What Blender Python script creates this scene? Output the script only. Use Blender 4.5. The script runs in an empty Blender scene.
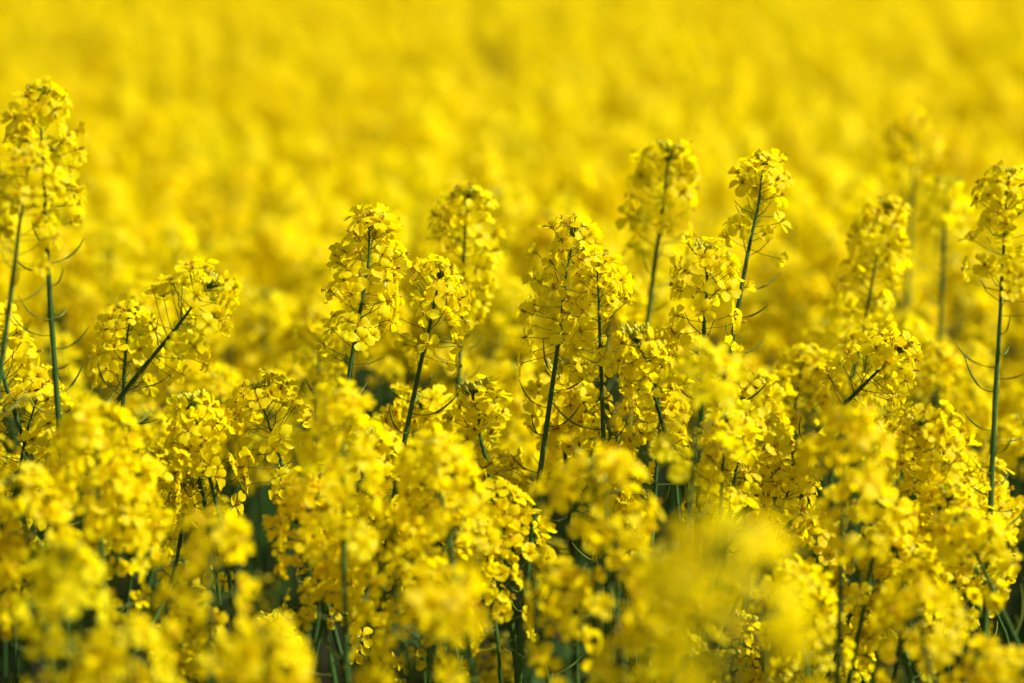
import bpy, math, random
import numpy as np
from mathutils import Vector, Matrix

R = math.radians
random.seed(11)
rng = np.random.default_rng(11)
scene = bpy.context.scene
COL = scene.collection

# ------------------------------------------------------------------ camera
CAM_H = 1.68
LENS = 85.0
FPX = LENS / 36.0 * 1024.0
HORIZON = -112.0                        # picture row of the horizon (above the frame)
PITCH = math.atan((341.5 - HORIZON) / FPX)
FOCUS = 2.2
cam_d = bpy.data.cameras.new('camera')
cam = bpy.data.objects.new('camera', cam_d)
COL.objects.link(cam)
cam.location = (0, 0, CAM_H)
cam.rotation_euler = (R(90) - PITCH, 0, 0)
cam_d.lens = LENS
cam_d.sensor_width = 36.0
cam_d.clip_start = 0.05
cam_d.clip_end = 3000
cam_d.dof.use_dof = True
cam_d.dof.focus_distance = FOCUS
cam_d.dof.aperture_fstop = 2.1
cam_d.dof.aperture_blades = 9
scene.camera = cam
FWD = Vector((0, math.cos(PITCH), -math.sin(PITCH)))
UPV = Vector((0, math.sin(PITCH), math.cos(PITCH)))
RIGHT = Vector((1, 0, 0))

def at(px, py, d):
    """the place in the field that lies d metres deep in the view at that point of the photograph"""
    return cam.location + FWD * d + RIGHT * ((px - 512) / FPX * d) + UPV * ((341.5 - py) / FPX * d)

def project(p):
    v = Vector(p) - cam.location
    d = v.dot(FWD)
    if d < 0.05:
        return None
    return 512 + v.dot(RIGHT) / d * FPX, 341.5 - v.dot(UPV) / d * FPX, d

# ------------------------------------------------------------------ materials
def new_mat(name):
    m = bpy.data.materials.new(name)
    m.use_nodes = True
    nt = m.node_tree
    nt.nodes.clear()
    out = nt.nodes.new('ShaderNodeOutputMaterial')
    return m, nt, out

def petal_material(name, ca, cb, trans, rough=0.45, spec=0.35, scale=60, through=None):
    m, nt, out = new_mat(name)
    N, L = nt.nodes.new, nt.links.new
    tc = N('ShaderNodeTexCoord')
    noi = N('ShaderNodeTexNoise'); noi.inputs['Scale'].default_value = scale; noi.inputs['Detail'].default_value = 3
    L(tc.outputs['Object'], noi.inputs['Vector'])
    oi = N('ShaderNodeObjectInfo')
    add = N('ShaderNodeMath'); add.operation = 'MULTIPLY_ADD'; add.inputs[1].default_value = 0.5; 
    L(oi.outputs['Random'], add.inputs[0])
    sub = N('ShaderNodeMath'); sub.operation = 'SUBTRACT'; sub.inputs[1].default_value = 0.25
    L(noi.outputs['Fac'], sub.inputs[0])
    L(sub.outputs[0], add.inputs[2])
    ramp = N('ShaderNodeValToRGB')
    ramp.color_ramp.elements[0].position = 0.2; ramp.color_ramp.elements[0].color = (*ca, 1)
    ramp.color_ramp.elements[1].position = 0.8; ramp.color_ramp.elements[1].color = (*cb, 1)
    L(add.outputs[0], ramp.inputs['Fac'])
    pb = N('ShaderNodeBsdfPrincipled')
    L(ramp.outputs['Color'], pb.inputs['Base Color'])
    pb.inputs['Roughness'].default_value = rough
    pb.inputs['Specular IOR Level'].default_value = spec
    tr = N('ShaderNodeBsdfTranslucent')
    if through:
        gm = N('ShaderNodeMix'); gm.data_type = 'RGBA'; gm.blend_type = 'MULTIPLY'; gm.inputs[0].default_value = 1.0
        L(ramp.outputs['Color'], gm.inputs[6]); gm.inputs[7].default_value = (*through, 1)
        L(gm.outputs[2], tr.inputs['Color'])
        e = ramp.color_ramp.elements.new(.95); e.color = (.95, .91, .06, 1)
    else:
        L(ramp.outputs['Color'], tr.inputs['Color'])
    mx = N('ShaderNodeMixShader'); mx.inputs['Fac'].default_value = trans
    L(pb.outputs[0], mx.inputs[1]); L(tr.outputs[0], mx.inputs[2])
    L(mx.outputs[0], out.inputs['Surface'])
    return m

M_PETAL = petal_material('petal_yellow', (0.87, 0.705, 0.0), (0.94, 0.855, 0.003), 0.66, .48, .12, 60, (1.0, .97, .4))
M_GREEN = petal_material('stem_green', (0.020, 0.055, 0.011), (0.050, 0.115, 0.020), 0.03, 0.55, 0.15, 25)
M_BUD = petal_material('bud_yellow_green', (0.34, 0.38, 0.02), (0.62, 0.56, 0.02), 0.25, 0.5, 0.3, 90)
M_STALK = petal_material('stalk_green', (0.07, 0.11, 0.012), (0.14, 0.17, 0.02), 0.15, 0.5, 0.15, 40)
M_STAMEN = petal_material('stamen_orange', (0.70, 0.40, 0.01), (0.80, 0.52, 0.015), 0.2, 0.6, 0.2, 90)
M_LEAF = petal_material('leaf_blue_green', (0.012, 0.035, 0.008), (0.028, 0.065, 0.014), 0.18, 0.6, 0.12, 14)
MATS = [M_PETAL, M_GREEN, M_BUD, M_STAMEN, M_LEAF, M_STALK]
PETAL, GREEN, BUD, STAMEN, LEAF, STALK = range(6)

# ------------------------------------------------------------------ geometry made of quads
class Geo:
    def __init__(self):
        self.V, self.F, self.M, self.n = [], [], [], 0
    def add(self, V, F, m):
        V = np.asarray(V, dtype=np.float32).reshape(-1, 3)
        F = np.asarray(F, dtype=np.int32).reshape(-1, 4)
        self.V.append(V); self.F.append(F + self.n)
        self.M.append(np.full(len(F), m, dtype=np.int32) if np.isscalar(m) else np.asarray(m, dtype=np.int32))
        self.n += len(V)
    def merge(self, g, mat=None):
        V, F, M = g.arrays()
        self.add(V if mat is None else V @ mat[:3, :3].T + mat[:3, 3], F, M)
    def arrays(self):
        if len(self.V) != 1:
            self.V = [np.concatenate(self.V)]; self.F = [np.concatenate(self.F)]; self.M = [np.concatenate(self.M)]
        return self.V[0], self.F[0], self.M[0]

def to_mesh(name, geo):
    V, F, M = geo.arrays()
    used = sorted(set(M.tolist()))
    me = bpy.data.meshes.new(name)
    me.vertices.add(len(V)); me.vertices.foreach_set('co', V.ravel())
    me.loops.add(len(F) * 4); me.loops.foreach_set('vertex_index', F.ravel())
    me.polygons.add(len(F)); me.polygons.foreach_set('loop_start', np.arange(0, len(F) * 4, 4, dtype=np.int32))
    remap = np.zeros(8, dtype=np.int32)
    for i, u in enumerate(used):
        me.materials.append(MATS[u]); remap[u] = i
    me.polygons.foreach_set('material_index', remap[M])
    me.polygons.foreach_set('use_smooth', np.ones(len(F), dtype=bool))
    me.update(calc_edges=True)
    return me

def link(name, data, parent=None, mat=None):
    o = bpy.data.objects.new(name, data)
    COL.objects.link(o)
    if parent is not None:
        o.parent = parent
    if mat is not None:
        o.matrix_local = Matrix(mat.tolist()) if isinstance(mat, np.ndarray) else mat
    return o

def frame(z, twist=0.0, origin=(0, 0, 0), s=1.0):
    """4x4 whose z axis lies along z"""
    z = np.asarray(z, float); z = z / np.linalg.norm(z)
    a = np.array([1.0, 0, 0]) if abs(z[0]) < 0.8 else np.array([0, 1.0, 0])
    x = np.cross(a, z); x /= np.linalg.norm(x); y = np.cross(z, x)
    c, q = math.cos(twist), math.sin(twist)
    m = np.eye(4)
    m[:3, 0] = (x * c + y * q) * s; m[:3, 1] = (-x * q + y * c) * s; m[:3, 2] = z * s
    m[:3, 3] = origin
    return m

def tube(geo, P, rad, sides, m):
    P = np.asarray(P, float); n = len(P)
    T = np.gradient(P, axis=0); T /= np.linalg.norm(T, axis=1)[:, None]
    a = np.array([1.0, 0, 0]) if abs(T[0][0]) < 0.8 else np.array([0, 1.0, 0])
    X = np.cross(a, T[0]); X /= np.linalg.norm(X)
    ang = np.arange(sides) / sides * 2 * math.pi
    V = []
    for i in range(n):
        X = X - T[i] * X.dot(T[i]); X /= np.linalg.norm(X); Y = np.cross(T[i], X)
        V.append(P[i] + rad[i] * (np.cos(ang)[:, None] * X + np.sin(ang)[:, None] * Y))
    F = [(i * sides + j, i * sides + (j + 1) % sides, (i + 1) * sides + (j + 1) % sides, (i + 1) * sides + j) for i in range(n - 1) for j in range(sides)]
    geo.add(np.concatenate(V), F, m)

def bez(p0, p1, p2, p3, n):
    t = np.linspace(0, 1, n)[:, None]
    return (1 - t) ** 3 * p0 + 3 * (1 - t) ** 2 * t * p1 + 3 * (1 - t) * t ** 2 * p2 + t ** 3 * p3

# ---- one flower: four clawed petals in a cross, sepals, stamens; faces +z, attached at the origin
def petal(geo, az, L, W, tilt, droop, cup, lod, r):
    if lod == 0:
        us = [0, .22, .42, .6, .78, .92, 1.0]; vs = [-1, -.5, 0, .5, 1]
    elif lod == 1:
        us = [0, .35, .68, 1.0]; vs = [-1, 0, 1]
    else:
        us = None
    wf = lambda u: W * (0.14 + 0.86 * max(0.0, min(1.0, (u - .18) / .42)) ** .8) * (1.0 if u < .7 else math.sqrt(max(0.05, 1 - ((u - .7) / .34) ** 2)))
    ca, sa = math.cos(az), math.sin(az)
    ph = r.uniform(0, 6.28); wv = r.uniform(.6, 2.0); tw = r.uniform(-.28, .28)
    def pt(u, v):
        w = wf(u) / 2 * v
        rr = L * u
        if u > .95:
            rr -= L * .05 * (1 - abs(v))       # the shallow notch
        e = 0.35 + 1.1 * max(0, 1 - u / .35)   # the claw stands, the blade spreads
        x = .0006 + rr * math.cos(tilt) * (1 - .25 * (u < .3))
        z = .0025 * min(1, u / .3) + rr * math.sin(tilt) - droop * L * u ** 2.2 + cup * L * (v * v) * .25 * u + wv * .0006 * math.sin(4.2 * v + ph + 5 * u) * u + tw * w * u
        return (ca * x - sa * w, sa * x + ca * w, z)
    if us is None:
        geo.add([pt(.05, 0), pt(.62, -1), pt(1.0, 0), pt(.62, 1)], [(0, 1, 2, 3)], PETAL)
        return
    nv = len(vs)
    V = [pt(u, v) for u in us for v in vs]
    F = [(i * nv + j, i * nv + j + 1, (i + 1) * nv + j + 1, (i + 1) * nv + j) for i in range(len(us) - 1) for j in range(nv - 1)]
    geo.add(V, F, PETAL)

def flower_geo(lod, seed, big=1.0):
    r = random.Random(seed)
    g = Geo()
    tilt = [.05, .2, .3, .4, .5, .2, .75, 1.15, -.15, .35][seed % 10] + r.uniform(-.1, .1)
    droop = r.uniform(.05, .4)
    L = .0125 * r.uniform(.88, 1.1) * big; W = .0109 * r.uniform(.9, 1.12) * big
    a0 = r.uniform(-.15, .15)
    for k in range(4):
        petal(g, a0 + math.pi / 4 + k * math.pi / 2 + r.uniform(-.14, .14), L * r.uniform(.9, 1.06), W * r.uniform(.9, 1.05),
              tilt + r.uniform(-.18, .18), droop + r.uniform(-.1, .1), r.uniform(-.4, .9), lod, r)
    if lod == 0:
        for k in range(6):
            a = k * math.pi / 3 + r.uniform(-.2, .2); o = .0012 + (.0008 if k % 3 == 0 else 0)
            p = np.array([[math.cos(a) * o * .5, math.sin(a) * o * .5, 0], [math.cos(a) * o, math.sin(a) * o, .0042], [math.cos(a) * o * 1.15, math.sin(a) * o * 1.15, .0052], [math.cos(a) * o * 1.2, math.sin(a) * o * 1.2, .0066]])
            tube(g, p, [.00022, .00022, .0007, .0003], 3, STAMEN)
        tube(g, np.array([[0, 0, -.001], [0, 0, .003], [0, 0, .0065]]), [.0007, .0007, .0005], 4, GREEN)
        for k in range(4):
            a = k * math.pi / 2; c, s = math.cos(a), math.sin(a)
            g.add([(0, 0, -.0004), (c * .002 - s * .001, s * .002 + c * .001, .001), (c * .006, s * .006, .0022), (c * .002 + s * .001, s * .002 - c * .001, .001)], [(0, 1, 2, 3)], BUD)
    elif lod == 1:
        tube(g, np.array([[0, 0, -.001], [0, 0, .003], [0, 0, .0062]]), [.0008, .0013, .0009], 4, STAMEN)
    return g

NFV = 10
FLOWER = {lod: [flower_geo(lod, 100 + i, 1.0 if lod < 2 else 1.12) for i in range(NFV)] for lod in (0, 1, 2)}
FLOWER_MESH = [to_mesh('flower', g) for g in FLOWER[0]]

def bud_cluster_geo(r, n, lod):
    """tight green-yellow buds at the tip; origin at their foot"""
    g = Geo()
    for i in range(n):
        f = i / max(1, n - 1)
        a = i * 2.39996 + r.uniform(-.3, .3); el = R(88 - 50 * f ** .8)
        d = np.array([math.cos(a) * math.cos(el), math.sin(a) * math.cos(el), math.sin(el)])
        ln = .005 + .0065 * f + r.uniform(0, .002)
        e = d * ln + np.array([0, 0, .002])
        if lod < 2:
            tube(g, np.array([[0, 0, 0], e * .55 + np.array([0, 0, -.0006]), e]), [.0004, .0004, .0004], 3, GREEN)
        up = d * .6 + np.array([0, 0, .6]); up /= np.linalg.norm(up)
        bl = (.0036 + .0024 * f) * r.uniform(.85, 1.15)
        P = np.array([e + up * bl * q for q in (0, .35, .75, 1.0)])
        tube(g, P, np.array([.0003, .0013, .0011, .0003]) * (.85 + .45 * f), 5 if lod == 0 else 3, BUD)
    return g

class Head:
    """a raceme: stalks along an axis of length L, open flowers thinning out downwards, buds on top; origin at its foot, +z up"""
    def __init__(self, seed, L, n, spread, sparse=0.0, droop=0.0, buds=1.0):
        r = random.Random(seed)
        self.L = L
        self.stalk = Geo()
        bx, by = r.uniform(-.005, .005), r.uniform(-.005, .005); px, py = r.uniform(0, 6), r.uniform(0, 6)
        def ax(z):
            u = z / L
            return np.array([bx * math.sin(math.pi * u) * u + .0008 * math.sin(9 * u + px) * u, by * math.sin(math.pi * u) * u + .0008 * math.sin(8 * u + py) * u, z])
        tube(self.stalk, np.array([ax(L * .985 * i / 8) for i in range(9)]), [.0021, .0020, .0019, .0018, .0016, .0014, .0012, .0010, .0008], 6, GREEN)
        self.fl = []
        side = r.uniform(0, 6.28); lop = r.uniform(.1, .55)
        for i in range(n):
            f = i / (n - 1)                                # 0 = top, youngest
            z = L * (1.0 - .02 - .91 * f ** 1.25) + r.uniform(-.003, .003)
            a = i * 2.39996 + r.uniform(-.5, .5)
            if f > .2 and r.random() < sparse + .30 * max(0, f - .45) + lop * .5 * (1 + math.cos(a - side)) * f:
                if r.random() < .55:                       # the petals have gone: a bare young pod on its stalk
                    el = R(r.uniform(5, 40)); d = np.array([math.cos(a) * math.cos(el), math.sin(a) * math.cos(el), math.sin(el)])
                    p0 = ax(z); p1 = p0 + d * .017; p2 = p1 + d * r.uniform(.006, .016) + np.array([0, 0, .006])
                    tube(self.stalk, np.array([p0, p1, p2]), [.0005, .0006, .0004], 3, STALK)
                continue
            el = R(52 - 44 * f ** .6 + r.uniform(-20, 20)) - droop * f
            pl = (.0165 + .0125 * min(1, f * 2.6) + r.uniform(-.004, .005)) * spread
            d = np.array([math.cos(a) * math.cos(el), math.sin(a) * math.cos(el), math.sin(el)])
            p0 = ax(z); p1 = p0 + d * pl
            mid = p0 + d * pl * .5 + np.array([0, 0, -.0012])
            tube(self.stalk, np.array([p0, mid, p1]), [.00048, .00035, .00045], 3, STALK)
            fd = d + np.array([r.uniform(-.6, .6), r.uniform(-.6, .6), r.uniform(-.3, .5)])
            s = r.uniform(.84, 1.14) * (1 - .15 * (f > .8)) * (.82 if f < .08 else 1)
            self.fl.append((frame(fd, r.uniform(0, 6.28), p1, s), r.randrange(NFV)))
        self.bud = {lod: bud_cluster_geo(random.Random(seed + 5), (26, 16, 8)[lod], lod) for lod in (0, 1, 2)}
        top = ax(L * .985); top[2] = L * .985 + .001
        self.budmat = frame((bx * 20, by * 20, 1), 0, top, .98 * buds)
        self.mesh = {}
    def merged(self, lod):
        g = Geo()
        if lod < 2:
            g.merge(self.stalk)
        else:
            tube(g, np.array([[0, 0, 0], [0, 0, self.L * .5], [0, 0, self.L * .96]]), [.002, .0018, .001], 3, GREEN)
        for m, v in self.fl:
            g.merge(FLOWER[lod][v], m)
        return g
    def get(self, kind):
        if kind not in self.mesh:
            if kind == 'stalk':
                self.mesh[kind] = to_mesh('flower_head', self.stalk)
            elif kind.startswith('bud'):
                self.mesh[kind] = to_mesh('bud_cluster', self.bud[int(kind[3])])
            else:
                g = self.merged(int(kind[3]))
                if kind[3] == '2':
                    g.merge(self.bud[2], self.budmat)
                self.mesh[kind] = to_mesh('flower_head', g)
        return self.mesh[kind]

#            seed  L    n  spread
HEADS = {
    'long':   Head(1, .132, 58, 1.0),
    'long_b': Head(2, .122, 55, .95, .05),
    'long_c': Head(12, .140, 60, 1.05, .08),
    'dome':   Head(3, .085, 42, 1.05),
    'dome_b': Head(4, .078, 38, .95),
    'dome_c': Head(13, .095, 43, 1.02, .05, .1, 1.15),
    'wide':   Head(5, .092, 46, 1.2),
    'wide_b': Head(15, .105, 44, 1.3, .1, .2),
    'sparse': Head(6, .100, 38, 1.0, .22, .1),
    'spent':  Head(16, .120, 26, .95, .35, .2, .8),
    'small':  Head(7, .055, 24, .8, 0, 0, 1.25),
    'small_b': Head(8, .062, 27, .9, .05, 0, 1.3),
    'budding': Head(21, .045, 9, .6, 0, 0, 1.35),
    'hang':   Head(9, .120, 52, 1.1, .08, .4),
}
MAIN_KINDS = ['long', 'long_b', 'long_c', 'dome', 'dome_c', 'wide', 'wide_b', 'sparse', 'hang', 'dome_b', 'spent']
SIDE_KINDS = ['dome', 'dome_b', 'dome_c', 'small', 'small_b', 'sparse', 'wide', 'wide_b', 'long_b']

def leaf_geo(seed):
    r = random.Random(seed)
    g = Geo()
    L = r.uniform(.09, .15); W = L * r.uniform(.2, .3); bend = r.uniform(.4, 1.1); fold = r.uniform(.1, .35)
    V = []; n = 8
    for i in range(n + 1):
        u = i / n; w = W * (math.sin(math.pi * min(1, u * .93 + .07)) ** .7) * (.5 + .5 * min(1, u * 3)) + .0006
        a = R(62) - bend * u
        x = L * u * math.cos(a * .8) ; z = L * u * math.sin(a) * .75
        for v in (-1, -.5, 0, .5, 1):
            V.append((x, w * v / 1.0, z + fold * w * abs(v) + .003 * math.sin(9 * u + 3 * v + seed)))
    F = [(i * 5 + j, i * 5 + j + 1, (i + 1) * 5 + j + 1, (i + 1) * 5 + j) for i in range(n) for j in range(4)]
    g.add(V, F, LEAF)
    return g
LEAF_GEO = [leaf_geo(i) for i in range(5)]
LEAF_MESH = [to_mesh('leaf', g) for g in LEAF_GEO]

def pod_geo(seed):
    r = random.Random(seed); g = Geo()
    L = r.uniform(.034, .05); c = r.uniform(.2, .9)
    P = []
    for i in range(7):
        u = i / 6; P.append((L * u * (1 - .25 * c * u), .0015 * math.sin(u * 3 + seed), L * c * .6 * u * u - .001 * math.sin(3 * u)))
    tube(g, np.array(P), [.0006, .00045, .00045, .0009, .0009, .0007, .0003], 5, STALK)
    return g
POD_GEO = [pod_geo(i) for i in range(5)]
POD_MESH = [to_mesh('seed_pod', g) for g in POD_GEO]

# ------------------------------------------------------------------ a plant laid out as curves (no objects yet)
def plan_plant(r, foot, tip, tipdir, kind, hs, n_side, side_top=None, pods=8, leaves=3, side_reach=(.05, .13), shoots=0, stem_r=.0042):
    """all in world coordinates; returns stem curve, branches, heads, pods, leaves"""
    foot = np.array(foot, float); tip = np.array(tip, float)
    tipdir = np.array(tipdir, float); tipdir /= np.linalg.norm(tipdir)
    h = HEADS[kind]
    p3 = tip - tipdir * h.L * hs
    ht = p3[2] - foot[2]
    P = bez(foot, foot + np.array([0, 0, ht * .42]), p3 - tipdir * ht * .33, p3, 22)
    wob = r.uniform(.002, .009); ph = r.uniform(0, 6)
    t = np.linspace(0, 1, 22)
    P[:, 0] += wob * np.sin(t * 11 + ph) * np.sin(math.pi * t)
    P[:, 1] += wob * np.cos(t * 9 + ph) * np.sin(math.pi * t)
    rad = stem_r * (1.25 - .72 * t)
    rad[-1] = .0021 * hs
    plan = dict(foot=foot, stem=(P, rad), branches=[], heads=[(kind, frame(P[-1] - P[-2], r.uniform(0, 6.28), P[-1], hs))], pods=[], leaves=[], tip=tip)
    if side_top is None:
        side_top = tip[2] - .03
    for k in range(n_side):
        i = r.choice([q for q in range(6, 16) if P[q][2] < side_top - .16] or [6])
        b0 = P[i]; az = r.uniform(0, 6.28) if n_side < 3 else (k * 6.28 / n_side + r.uniform(-.5, .5)); reach = r.uniform(*side_reach)
        top = max(b0[2] + .08, side_top - abs(r.gauss(0.0, .05)))
        sk = r.choice(SIDE_KINDS); s = r.uniform(.85, 1.08)
        out = np.array([math.cos(az), math.sin(az), 0])
        mid = P[min(21, i + 4)]
        bt = np.array([mid[0], mid[1], 0]) + out * reach; bt[2] = top
        bd = out * r.uniform(.0, .7) + np.array([0, 0, 1]); bd /= np.linalg.norm(bd)
        b3 = bt - bd * HEADS[sk].L * s
        d = max(.06, b3[2] - b0[2])
        B = bez(b0, b0 + out * reach * .7 + np.array([0, 0, d * .22]), b3 - bd * d * .35, b3, 10)
        plan['branches'].append((B, np.linspace(stem_r * .58, .0018, 10)))
        plan['heads'].append((sk, frame(B[-1] - B[-2], r.uniform(0, 6.28), B[-1], s)))
        lv = frame((0, 0, 1), az + r.uniform(-.4, .4), b0, r.uniform(.55, .9))
        plan['leaves'].append((r.randrange(5), lv))
    for k in range(shoots):                                # thin young side shoots that carry little more than buds
        i = r.randint(7, 14); b0 = P[i]; az = r.uniform(0, 6.28); out = np.array([math.cos(az), math.sin(az), 0])
        up = min(r.uniform(.14, .28), max(.1, side_top - .02 - b0[2])); sp = r.uniform(.05, .14)
        bd = out * r.uniform(.1, .6) + np.array([0, 0, 1]); bd /= np.linalg.norm(bd)
        b3 = b0 + out * sp + np.array([0, 0, up])
        B = bez(b0, b0 + out * sp * .6 + np.array([0, 0, up * .25]), b3 - bd * up * .3, b3, 10)
        plan['branches'].append((B, np.linspace(.0023, .0015, 10)))
        plan['heads'].append(('budding', frame(B[-1] - B[-2], r.uniform(0, 6.28), B[-1], r.uniform(.8, 1.0))))
    hl = np.cumsum(np.linalg.norm(np.diff(P[::-1], axis=0), axis=1))
    for k in range(pods):
        s = .006 + k * r.uniform(.011, .017)
        j = int(np.searchsorted(hl, s))
        if j > 10:
            break
        f = (s - (hl[j - 1] if j else 0)) / (hl[j] - (hl[j - 1] if j else 0)); pp = P[21 - j] * (1 - f) + P[20 - j] * f
        plan['pods'].append((r.randrange(5), frame(tipdir, k * 2.4 + r.uniform(-.4, .4), pp, r.uniform(.75, 1.2))))
    for k in range(leaves):
        i = r.randint(5, 13)
        plan['leaves'].append((r.randrange(5), frame((0, 0, 1), r.uniform(0, 6.28), P[i], r.uniform(.8, 1.6))))
    return plan

def shift(m, foot):
    m = m.copy(); m[:3, 3] -= foot
    return m

def build_plant(plan, detail, label, group='rapeseed plants in bloom across the field'):
    """detail 3: every flower an object; 2: heads with bud clusters, pods, leaves; 1: stem and heads"""
    root = bpy.data.objects.new('rapeseed_plant', None)
    root.empty_display_size = .05
    root.location = plan['foot'].tolist(); COL.objects.link(root)
    root['label'] = label; root['category'] = 'plant'; root['group'] = group
    f = plan['foot']
    P, rad = plan['stem']
    sides = {3: 9, 2: 6, 1: 5}[detail]
    g = Geo(); tube(g, P - f, rad, sides, GREEN)
    stem = link('stem', to_mesh('stem', g), root)
    for B, br in plan['branches']:
        g = Geo(); tube(g, B - f, br, max(5, sides - 2), GREEN)
        link('branch', to_mesh('branch', g), root)
    for kind, m in plan['heads']:
        h = HEADS[kind]
        if detail == 3:
            ho = link('flower_head', h.get('stalk'), root, shift(m, f))
            for fm, v in h.fl:
                link('flower', FLOWER_MESH[v], ho, fm)
            link('bud_cluster', h.get('bud0'), ho, h.budmat)
        elif detail == 2:
            ho = link('flower_head', h.get('all1'), root, shift(m, f))
            link('bud_cluster', h.get('bud1'), ho, h.budmat)
        else:
            link('flower_head', h.get('all2'), root, shift(m, f))
    if detail >= 2:
        for v, m in plan['pods']:
            link('seed_pod', POD_MESH[v], stem, shift(m, f))
        for v, m in plan['leaves']:
            link('leaf', LEAF_MESH[v], root, shift(m, f))
    return root

# ------------------------------------------------------------------ the plants one can tell apart
# (tip of the head px,py), depth, (lower point of its stem px,py), head kind, head size, side heads, top of side heads (py or None), label
SHARP = [
    ((40, 80), 2.08, (51, 330), 'long_b', .95, 1, 400, 'tall rapeseed plant with a fan of thin pods, taller of the edge pair'),
    ((26, 146), 2.0, (-10, 470), 'dome_c', .95, 1, 420, 'tall rapeseed plant with thick bare stem, lower and nearer of the edge pair'),
    ((208, 268), 2.12, (120, 396), 'wide', 1.0, 2, 330, 'rapeseed plant bowed sideways on a slanting stem, with a long ragged head'),
    ((372, 207), 2.2, (347, 390), 'long', 1.04, 2, 365, 'crisp tall rapeseed plant with one tapering head and dark stem showing through it'),
    ((468, 184), 2.42, (455, 440), 'long_b', 1.05, 2, 300, 'slightly soft tall rapeseed plant standing behind the crisp tapering one, stem curved'),
    ((437, 258), 2.24, (413, 402), 'dome', 1.0, 2, 385, 'rapeseed plant of middle height with drooping lower flowers, tucked before the curved one'),
    ((572, 216), 2.2, (544, 450), 'hang', 1.0, 1, 400, 'tall rapeseed plant with a leaning stem and long curved pods, half of the joined pair'),
    ((600, 246), 2.17, (603, 462), 'long_b', .92, 1, 390, 'tall rapeseed plant with an upright straight stem, shorter half of the joined pair'),
    ((668, 143), 2.46, (650, 300), 'dome_c', 1.15, 1, 320, 'soft tall rapeseed plant with a full round-topped head, tallest behind the joined pair'),
    ((764, 148), 2.28, (733, 332), 'sparse', .95, 1, 300, 'tall rapeseed plant with a thin sparse head and a few loose petals hanging'),
    ((708, 238), 2.16, (704, 340), 'dome_c', 1.0, 1, 330, 'rapeseed plant with a full sunlit head standing before the sparse tall one'),
    ((889, 196), 2.45, (864, 326), 'long', .98, 1, 260, 'blurred tall rapeseed plant with loose head, leaning, beyond the low nodding one'),
    ((916, 112), 2.95, (909, 250), 'dome', 1.1, 1, 200, 'very blurred rapeseed plant, highest of the hazy trio far behind'),
    ((946, 176), 2.7, (942, 300), 'small', 1.0, 1, 260, 'very blurred thin-headed rapeseed plant with a knot on its stem, in the hazy trio'),
    ((1008, 160), 2.1, (988, 520), 'long_c', .9, 1, 420, 'tall rapeseed plant with a long dark bare stem, cut by the picture edge'),
    ((262, 376), 2.2, (300, 520), 'wide', 1.0, 2, 430, 'low crisp rapeseed plant with a rounded head tilted over a slanting stem'),
    ((898, 332), 2.18, (842, 406), 'dome', 1.0, 1, 400, 'low rapeseed plant nodding over on a short slanting stem, in sharp focus'),
    ((920, 408), 2.1, (952, 525), 'wide', 1.0, 1, 480, 'low rapeseed plant with a heavy wide head before the long dark bare stem'),
    ((772, 415), 2.25, (734, 506), 'dome_b', 1.0, 1, 450, 'low rapeseed plant with a slanting stem behind the fuzzy round head'),
    ((478, 382), 2.26, (490, 480), 'small_b', 1.1, 1, 420, 'small rapeseed plant with an open star of buds, low behind the curved tall one'),
    ((880, 520), 2.08, (905, 650), 'wide', 1.05, 1, 550, 'low sunlit rapeseed plant with bristling petals above a dark gap'),
    ((965, 506), 1.98, (1020, 650), 'dome', 1.0, 1, 560, 'low rapeseed plant at the end of a long diagonal green stem'),
    ((498, 478), 2.1, (520, 580), 'dome_b', 1.0, 1, 520, 'low rapeseed plant in a shaded hollow with one cupped bright flower'),
    ((132, 300), 2.26, (120, 430), 'dome_b', 1.0, 1, 360, 'rapeseed plant beside the bowed one, its flowers half hidden behind it'),
    ((660, 395), 2.26, (655, 500), 'dome', .95, 1, 430, 'low rapeseed plant just behind the fuzzy head beside the sunlit one'),
    ((560, 360), 2.32, (566, 470), 'small', 1.1, 1, 400, 'short rapeseed plant glimpsed between the two stems of the joined pair'),
    ((800, 345), 2.42, (790, 440), 'dome', 1.0, 2, 360, 'middling rapeseed plant under the sparse tall one, softly blurred'),
    ((320, 310), 2.5, (316, 420), 'dome_b', .9, 1, 360, 'softly blurred rapeseed plant low beside the crisp tapering one'),
]
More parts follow.
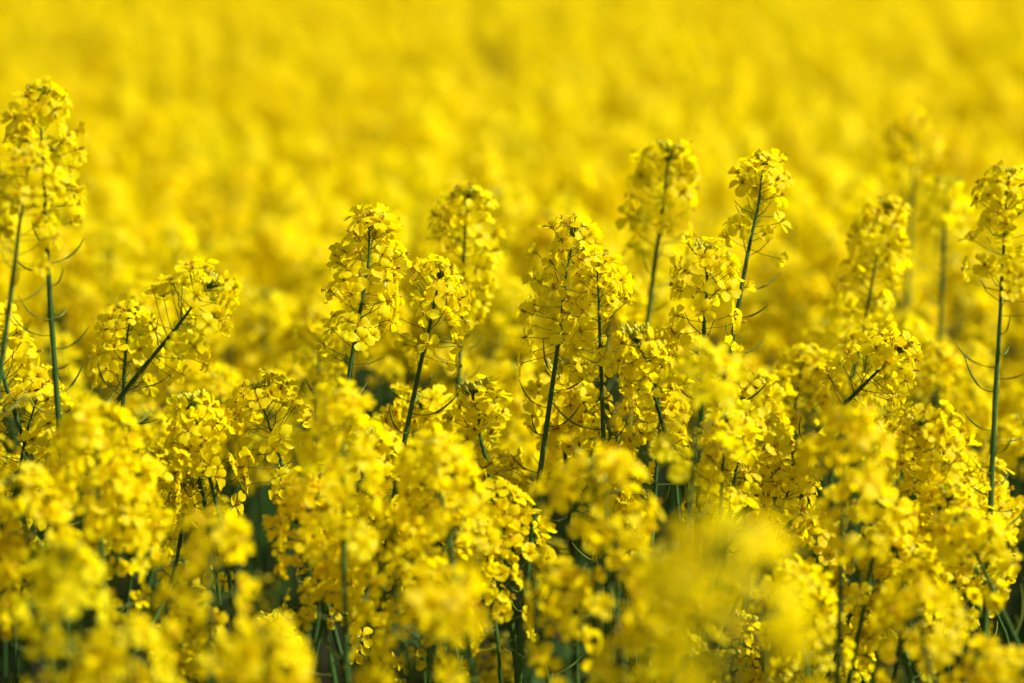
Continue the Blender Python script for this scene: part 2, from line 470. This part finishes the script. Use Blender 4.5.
FUZZY = [
    ((702, 340), 1.64, (690, 500), 'sparse', 1.0, 1, 430, 'fuzzy rapeseed head rising before the sunlit full one, stem hidden'),
    ((846, 408), 1.6, (838, 640), 'dome', 1.1, 1, 520, 'fuzzy round rapeseed head on a straight soft green stem'),
    ((592, 452), 1.56, (620, 640), 'wide_b', 1.12, 2, 500, 'fuzzy broad double rapeseed head spread below the joined pair'),
    ((430, 432), 1.72, (452, 560), 'wide', 1.0, 1, 500, 'fuzzy rapeseed head with a straight green stem below the curved tall plant'),
    ((338, 384), 1.68, (346, 640), 'long', 1.05, 1, 450, 'fuzzy rapeseed head beside the tilted crisp one, pale stem running down'),
    ((100, 398), 1.68, (104, 590), 'long_b', 1.1, 2, 420, 'fuzzy rapeseed plant with a wide loose head under the bowed plant'),
    ((215, 512), 1.46, (210, 670), 'hang', 1.05, 2, 560, 'fuzzy spreading rapeseed plant below the tilted crisp one'),
    ((62, 540), 1.34, (70, 680), 'dome_c', 1.0, 1, 620, 'very fuzzy rapeseed head low under the thick-stemmed edge plant'),
    ((452, 568), 1.3, (402, 683), 'sparse', 1.05, 1, 640, 'very fuzzy rapeseed head low beside the fuzzy broad double head'),
    ((728, 520), 1.04, (735, 683), 'wide_b', 1.1, 3, 590, 'largest and most blurred rapeseed head, a smooth yellow mass'),
    ((915, 578), 1.6, (935, 683), 'wide_b', .95, 1, 640, 'fuzzy rapeseed head below the bristling sunlit one'),
    ((20, 470), 1.62, (40, 600), 'wide', 1.0, 1, 540, 'fuzzy rapeseed head under the lower edge plant, half cut off'),
    ((140, 455), 1.76, (112, 600), 'long', 1.0, 1, 500, 'fuzzy rapeseed plant crowding beneath the wide loose head, leaf on its stem'),
    ((268, 622), 1.22, (262, 683), 'long_b', 1.0, 1, 660, 'very fuzzy rapeseed head at the bottom below the spreading one'),
    ((128, 618), 1.28, (130, 683), 'hang', .95, 1, 650, 'very fuzzy rapeseed head at the bottom beside the low edge one'),
    ((560, 556), 1.6, (566, 660), 'dome_c', .9, 1, 600, 'fuzzy rapeseed head sunk in a dark gap below the broad double head'),
    ((985, 640), 1.5, (1000, 683), 'sparse', .9, 0, 660, 'fuzzy rapeseed head at the bottom corner under the diagonal stem'),
    ((650, 612), 1.34, (640, 683), 'dome', .9, 1, 650, 'fuzzy rapeseed head wedged beside the largest blurred mass'),
    ((395, 520), 1.74, (408, 660), 'wide_b', 1.0, 1, 560, 'fuzzy low rapeseed head above the very fuzzy one'),
    ((790, 560), 1.78, (810, 683), 'wide', .9, 1, 600, 'fuzzy low rapeseed head between the biggest blur and the straight soft stem'),
    ((300, 470), 1.86, (320, 600), 'long', .95, 1, 510, 'half-fuzzy rapeseed head against the stem of the tilted crisp one'),
]

plans = []          # (plan, detail, label)
r0 = random.Random(5)
taken = []
for spec, sharp in [(s, True) for s in SHARP] + [(s, False) for s in FUZZY]:
    (tx, ty), d, (lx, ly), kind, hs, ns, sty, label = spec
    if not sharp:
        d = 2.2 - (2.2 - d) * (.54 if d > 1.1 else .74)
    tip = at(tx, ty + 21 * 2.2 / d, d); low = at(lx, ly, d + r0.uniform(-.02, .03))
    dr = (tip - low).normalized()
    slope = math.hypot(dr.x, dr.y) / max(.2, dr.z)
    reach = tip.z * (.26 if slope > .5 else .36)
    foot = tip - dr * (tip.z * .3) ; foot = Vector((foot.x - dr.x * reach * .5, foot.y - dr.y * reach * .3, 0))
    st = at(tx, sty, d).z
    p = plan_plant(r0, foot, tip, dr, kind, hs, ns if sharp else max(0, ns - 1), st, pods=15 if sharp else 8, leaves=3, shoots=2 if sharp else 1, stem_r=.0042)
    plans.append((p, 3 if sharp and d < 2.56 else 2, label, True))
    taken.append((foot.x, foot.y))

# ------------------------------------------------------------------ the rest of the crop
def crop_height(r, d):
    if d < 1.95:
        return min(1.12, max(.92, r.gauss(1.02, .06)))
    if d < 2.33:
        return min(1.17, max(1.0, r.gauss(1.12, .04)))
    if d < 3.6:
        return min(1.27, max(1.0, r.gauss(1.19, .055)))
    return min(1.25, max(.98, r.gauss(1.165, .055)))

r1 = random.Random(23)
cand = []
DENS = 50
y = .35
cell = 1 / math.sqrt(DENS)
rows = int((6.8 - .35) / cell)
for iy in range(rows):
    yy = .35 + iy * cell
    hw = .23 * yy + 1.7
    for ix in range(int(2 * hw / cell)):
        x = -hw + ix * cell + r1.uniform(-.5, .5) * cell * 1.1
        yq = yy + r1.uniform(-.5, .5) * cell * 1.1
        if math.hypot(x, yq) < .4 or (yq < 2.75 and r1.random() < (.44 if yq > 1.95 else .5)):
            continue
        if any((x - a) ** 2 + (yq - b) ** 2 < .075 ** 2 for a, b in taken):
            continue
        h = crop_height(r1, yq)
        if yq > 2.9 and r1.random() < .08:
            h += r1.uniform(.03, .13)
        lean = r1.uniform(0, .36); la = r1.uniform(0, 6.28)
        td = np.array([math.cos(la) * lean + .05, math.sin(la) * lean, 1.0])
        tip = np.array([x + td[0] * .35, yq + td[1] * .35, h])
        p = plan_plant(r1, (x, yq, 0), tip, td, r1.choice(MAIN_KINDS), r1.uniform(.85, 1.1), r1.choice([2, 2, 3, 3, 4]) if yq > 2.75 else r1.choice([1, 1, 2, 2, 3]), h - .02, pods=6, leaves=2, shoots=(r1.choice([1, 2, 2]) if yq < 2.9 else 0), stem_r=r1.uniform(.0032, .0044))
        q = project(tip)
        vis = 0
        if q:
            pxw = 30 * 2.2 / q[2]
            if -pxw < q[0] < 1024 + pxw and q[1] < 700 and q[2] > .8:
                vis = 1
        cand.append((q[2] if q else 0.1, vis, p))
N_THINGS = 296
inview = sorted([c for c in cand if c[1]], key=lambda c: c[0])
chosen = inview[:N_THINGS - len(plans)]
chosen_ids = {id(c[2]) for c in chosen}
print('named', len(plans), 'in view', len(inview), 'to depth', chosen[-1][0] if chosen else None)
for d, _, p in chosen:
    det = 3 if 1.95 < d < 2.5 else (2 if d < 3.2 else 1)
    plans.append((p, det, None, False))

# labels for the plants of the crop: how they look and which of the plants above they stand by
SHORT = ['taller edge plant', 'thick-stemmed edge plant', 'bowed plant', 'crisp tapering plant', 'curved-stem tall plant', 'drooping plant',
         'leaning joined twin', 'straight joined twin', 'tall round-topped plant', 'sparse-headed tall plant', 'full sunlit head', 'blurred leaning plant',
         'highest hazy plant', 'thin-headed hazy plant', 'long bare stem', 'tilted crisp head', 'low nodding plant', 'heavy wide head',
         'slanting-stemmed plant', 'open star of buds', 'bristling sunlit head', 'long diagonal stem', 'cupped bright flower']
def make_labels():
    marks = []
    for k, (p, det, label, named) in enumerate(plans):
        if named and k < len(SHORT):
            marks.append((project(p['tip']), SHORT[k]))
    def describe(p, level):
        u, v, d = project(p['tip'])
        c = 85 ** 2 / (2.1 * 2115) * abs(d - FOCUS) / d * 1024 / 36
        look = 'crisp' if c < 4 else 'soft' if c < 9 else 'fuzzy' if c < 18 else 'blurred'
        z = p['tip'][2]
        size = 'short' if z < 1.11 else 'middling' if z < 1.17 else 'tall' if z < 1.25 else 'towering'
        (mu, mv, md), mk = min(marks, key=lambda m: abs(m[0][0] - u) + .6 * abs(m[0][1] - v) + 25 * abs(m[0][2] - d))
        dd = d - md
        rel = ('far behind' if dd > 2.2 else 'well behind' if dd > 1.0 else 'behind' if dd > .45 else 'just behind' if dd > .12 else 'beside' if dd > -.12 else 'before' if dd > -.4 else 'low before')
        t = p['heads'][0][1][:3, 2]
        lean = math.hypot(t[0], t[1]) / np.linalg.norm(t)
        parts = [look, size]
        if level >= 1:
            parts.append({1: 'one-headed', 2: 'two-headed', 3: 'three-headed', 4: 'four-headed'}.get(sum(k != 'budding' for k, m in p['heads']), 'many-headed'))
        if level >= 2:
            parts.append('left-leaning' if t[0] < -.1 else 'right-leaning' if t[0] > .14 else 'upright')
        parts += ['rapeseed plant', rel, 'the', mk]
        if level >= 3:
            parts.append('to its left' if u < mu - 12 else 'to its right' if u > mu + 12 else 'in line with it')
        return ' '.join(parts)
    out = [label for p, det, label, named in plans]
    todo = [i for i in range(len(plans)) if not out[i]]
    for level in (0, 1, 2, 3):
        by = {}
        for i in todo:
            by.setdefault(describe(plans[i][0], level), []).append(i)
        nxt = []
        for lab, ii in by.items():
            if len(ii) == 1 or level == 3:
                for i in ii:
                    out[i] = lab
            else:
                nxt += ii
        todo = nxt
    print('labels', len(out), 'distinct', len(set(out)))
    return out
for (p, det, label, named), lab in zip(plans, make_labels()):
    build_plant(p, det, lab)

# everything past those: one mass
mass = Geo()
def add_mass(plan, lod_stem=3, leaves=True):
    P, rad = plan['stem']
    tube(mass, P[::3], rad[::3], 3, GREEN)
    for B, br in plan['branches']:
        tube(mass, B[::3], br[::3], 3, GREEN)
    for kind, m in plan['heads']:
        mass.merge(HEAD_LOW[kind], m)
    if leaves:
        for v, m in plan['leaves'][:3]:
            mass.merge(LEAF_LOW[v], m)
HEAD_LOW = {}
for k, h in HEADS.items():
    g = h.merged(2); g.merge(h.bud[2], h.budmat); g.arrays(); HEAD_LOW[k] = g
LEAF_LOW = []
for g in LEAF_GEO:
    V, F, M = g.arrays()
    q = Geo(); keep = V.reshape(9, 5, 3)[::2][:, [0, 2, 4]].reshape(-1, 3)
    q.add(keep, [(i * 3 + j, i * 3 + j + 1, (i + 1) * 3 + j + 1, (i + 1) * 3 + j) for i in range(4) for j in range(2)], LEAF); LEAF_LOW.append(q)
for d, v, p in cand:
    if id(p) not in chosen_ids:
        add_mass(p)
# templates for the distance: whole plants as arrays
rt = random.Random(77)
def template(nside, far):
    g = Geo()
    h = 1.17
    td = np.array([rt.uniform(-.15, .15), rt.uniform(-.15, .15), 1])
    p = plan_plant(rt, (0, 0, 0), np.array([td[0] * .35, td[1] * .35, h]), td, rt.choice(MAIN_KINDS), 1.0, nside, h - .02, pods=0, leaves=1)
    P, rad = p['stem']; tube(g, P[7::7], rad[7::7], 3, GREEN)
    for kind, m in p['heads']:
        if far:
            hd = HEADS[kind]
            for fm, v in hd.fl[::3]:
                f2 = fm.copy(); f2[:3, :3] *= 1.75
                V = np.array([[-.0065, -.0065, 0], [.0065, -.0065, .001], [.0065, .0065, 0], [-.0065, .0065, .001]])
                q = Geo(); q.add(V, [(0, 1, 2, 3)], PETAL); q.arrays(); g.merge(q, m @ f2)
        else:
            g.merge(HEAD_LOW[kind], m)
    for v, m in p['leaves'][:2]:
        g.merge(LEAF_LOW[v], m)
    g.arrays()
    return g
T_MID = [template(n, False) for n in (1, 2, 2, 3, 3)]
T_FAR = [template(n, True) for n in (2, 3, 3, 4)]
def fill(y0, y1, width, dens, T):
    n = int((y1 - y0) * (width(y0) + width(y1)) * dens)
    cnt = 0
    while cnt < n:
        yy = math.sqrt(rt.uniform(0, 1) * (y1 ** 2 - y0 ** 2) + y0 ** 2); w = width(yy)
        x = rt.uniform(-w, w); cnt += 1
        a = rt.uniform(0, 6.28); s = rt.gauss(1.0, .05); s = min(1.13, max(.86, s))
        if rt.random() < .08:
            s += rt.uniform(.03, .1)
        c, q = math.cos(a), math.sin(a)
        m = np.eye(4); m[:3, :3] = np.array([[c, -q, 0], [q, c, 0], [0, 0, 1]]) @ np.diag([1, 1, s]); m[:3, 3] = (x, yy, 0)
        mass.merge(rt.choice(T), m)
fill(6.8, 15, lambda y: .23 * y + 1.2, 54, T_MID)
fill(15, 42, lambda y: .24 * y + 2.0, 22, T_FAR)
mo = link('rapeseed_crop', to_mesh('rapeseed_crop', mass))
mo['kind'] = 'stuff'; mo['label'] = 'mass of blooming yellow rapeseed stretching away behind the plants'
mo['category'] = 'crop'
print('mass quads', len(mo.data.polygons))

# ------------------------------------------------------------------ ground
g = Geo()
xs = np.concatenate([[-900, -200, -40], np.linspace(-12, 12, 49), [40, 200, 900]])
ys = np.concatenate([[-900, -100, -20], np.linspace(-4, 44, 97), [100, 300, 1500]])
X, Y = np.meshgrid(xs, ys)
Z = .012 * np.sin(X * 3.1 + 1.3 * np.sin(Y * 2.3)) * np.cos(Y * 2.7) * (np.abs(X) < 13) * (Y < 45) * (Y > -5)
nx = len(xs)
F = [(i * nx + j, i * nx + j + 1, (i + 1) * nx + j + 1, (i + 1) * nx + j) for i in range(len(ys) - 1) for j in range(nx - 1)]
m_soil, nt, out = new_mat('dark_soil')
N, Lk = nt.nodes.new, nt.links.new
tc = N('ShaderNodeTexCoord'); n1 = N('ShaderNodeTexNoise'); n1.inputs['Scale'].default_value = 9; n1.inputs['Detail'].default_value = 8
Lk(tc.outputs['Object'], n1.inputs['Vector'])
rp = N('ShaderNodeValToRGB'); rp.color_ramp.elements[0].position = .35; rp.color_ramp.elements[0].color = (.03, .022, .014, 1)
rp.color_ramp.elements[1].position = .7; rp.color_ramp.elements[1].color = (.05, .055, .022, 1)
Lk(n1.outputs['Fac'], rp.inputs['Fac'])
pb = N('ShaderNodeBsdfPrincipled'); pb.inputs['Roughness'].default_value = .95
Lk(rp.outputs['Color'], pb.inputs['Base Color'])
bp = N('ShaderNodeBump'); bp.inputs['Strength'].default_value = .6; bp.inputs['Distance'].default_value = .03
Lk(n1.outputs['Fac'], bp.inputs['Height']); Lk(bp.outputs[0], pb.inputs['Normal']); Lk(pb.outputs[0], out.inputs['Surface'])
MATS.append(m_soil)
g.add(np.stack([X.ravel(), Y.ravel(), Z.ravel()], 1), F, 6)
go = link('ground', to_mesh('ground', g)); go['kind'] = 'structure'; go['label'] = 'dark soil of the field under the crop'

# ------------------------------------------------------------------ daylight
SUN_EL, SUN_AZ = 47.0, 97.0            # azimuth clockwise from the view direction (+Y)
w = bpy.data.worlds.new('World'); scene.world = w; w.use_nodes = True
nt = w.node_tree
sky = nt.nodes.new('ShaderNodeTexSky'); sky.sky_type = 'NISHITA'; sky.sun_disc = False
sky.sun_elevation = R(SUN_EL); sky.sun_rotation = R(SUN_AZ)
bg = nt.nodes['Background']; bg.inputs['Strength'].default_value = .05
nt.links.new(sky.outputs[0], bg.inputs['Color'])
sd = bpy.data.lights.new('sun', 'SUN'); sd.energy = 5.0; sd.angle = R(.5); sd.color = (1.0, .94, .82)
so = bpy.data.objects.new('sun', sd); COL.objects.link(so)
dirv = Vector((math.sin(R(SUN_AZ)) * math.cos(R(SUN_EL)), math.cos(R(SUN_AZ)) * math.cos(R(SUN_EL)), math.sin(R(SUN_EL))))
so.rotation_euler = dirv.to_track_quat('Z', 'Y').to_euler()
so.location = dirv * 50

scene.view_settings.view_transform = 'Standard'
scene.view_settings.look = 'None'
scene.view_settings.exposure = 0.93
scene.view_settings.gamma = 1.0
scene.view_settings.use_curve_mapping = False
scene.cycles.max_bounces = 9
scene.cycles.diffuse_bounces = 8
scene.cycles.glossy_bounces = 2
scene.cycles.transmission_bounces = 5
scene.cycles.use_denoising = True
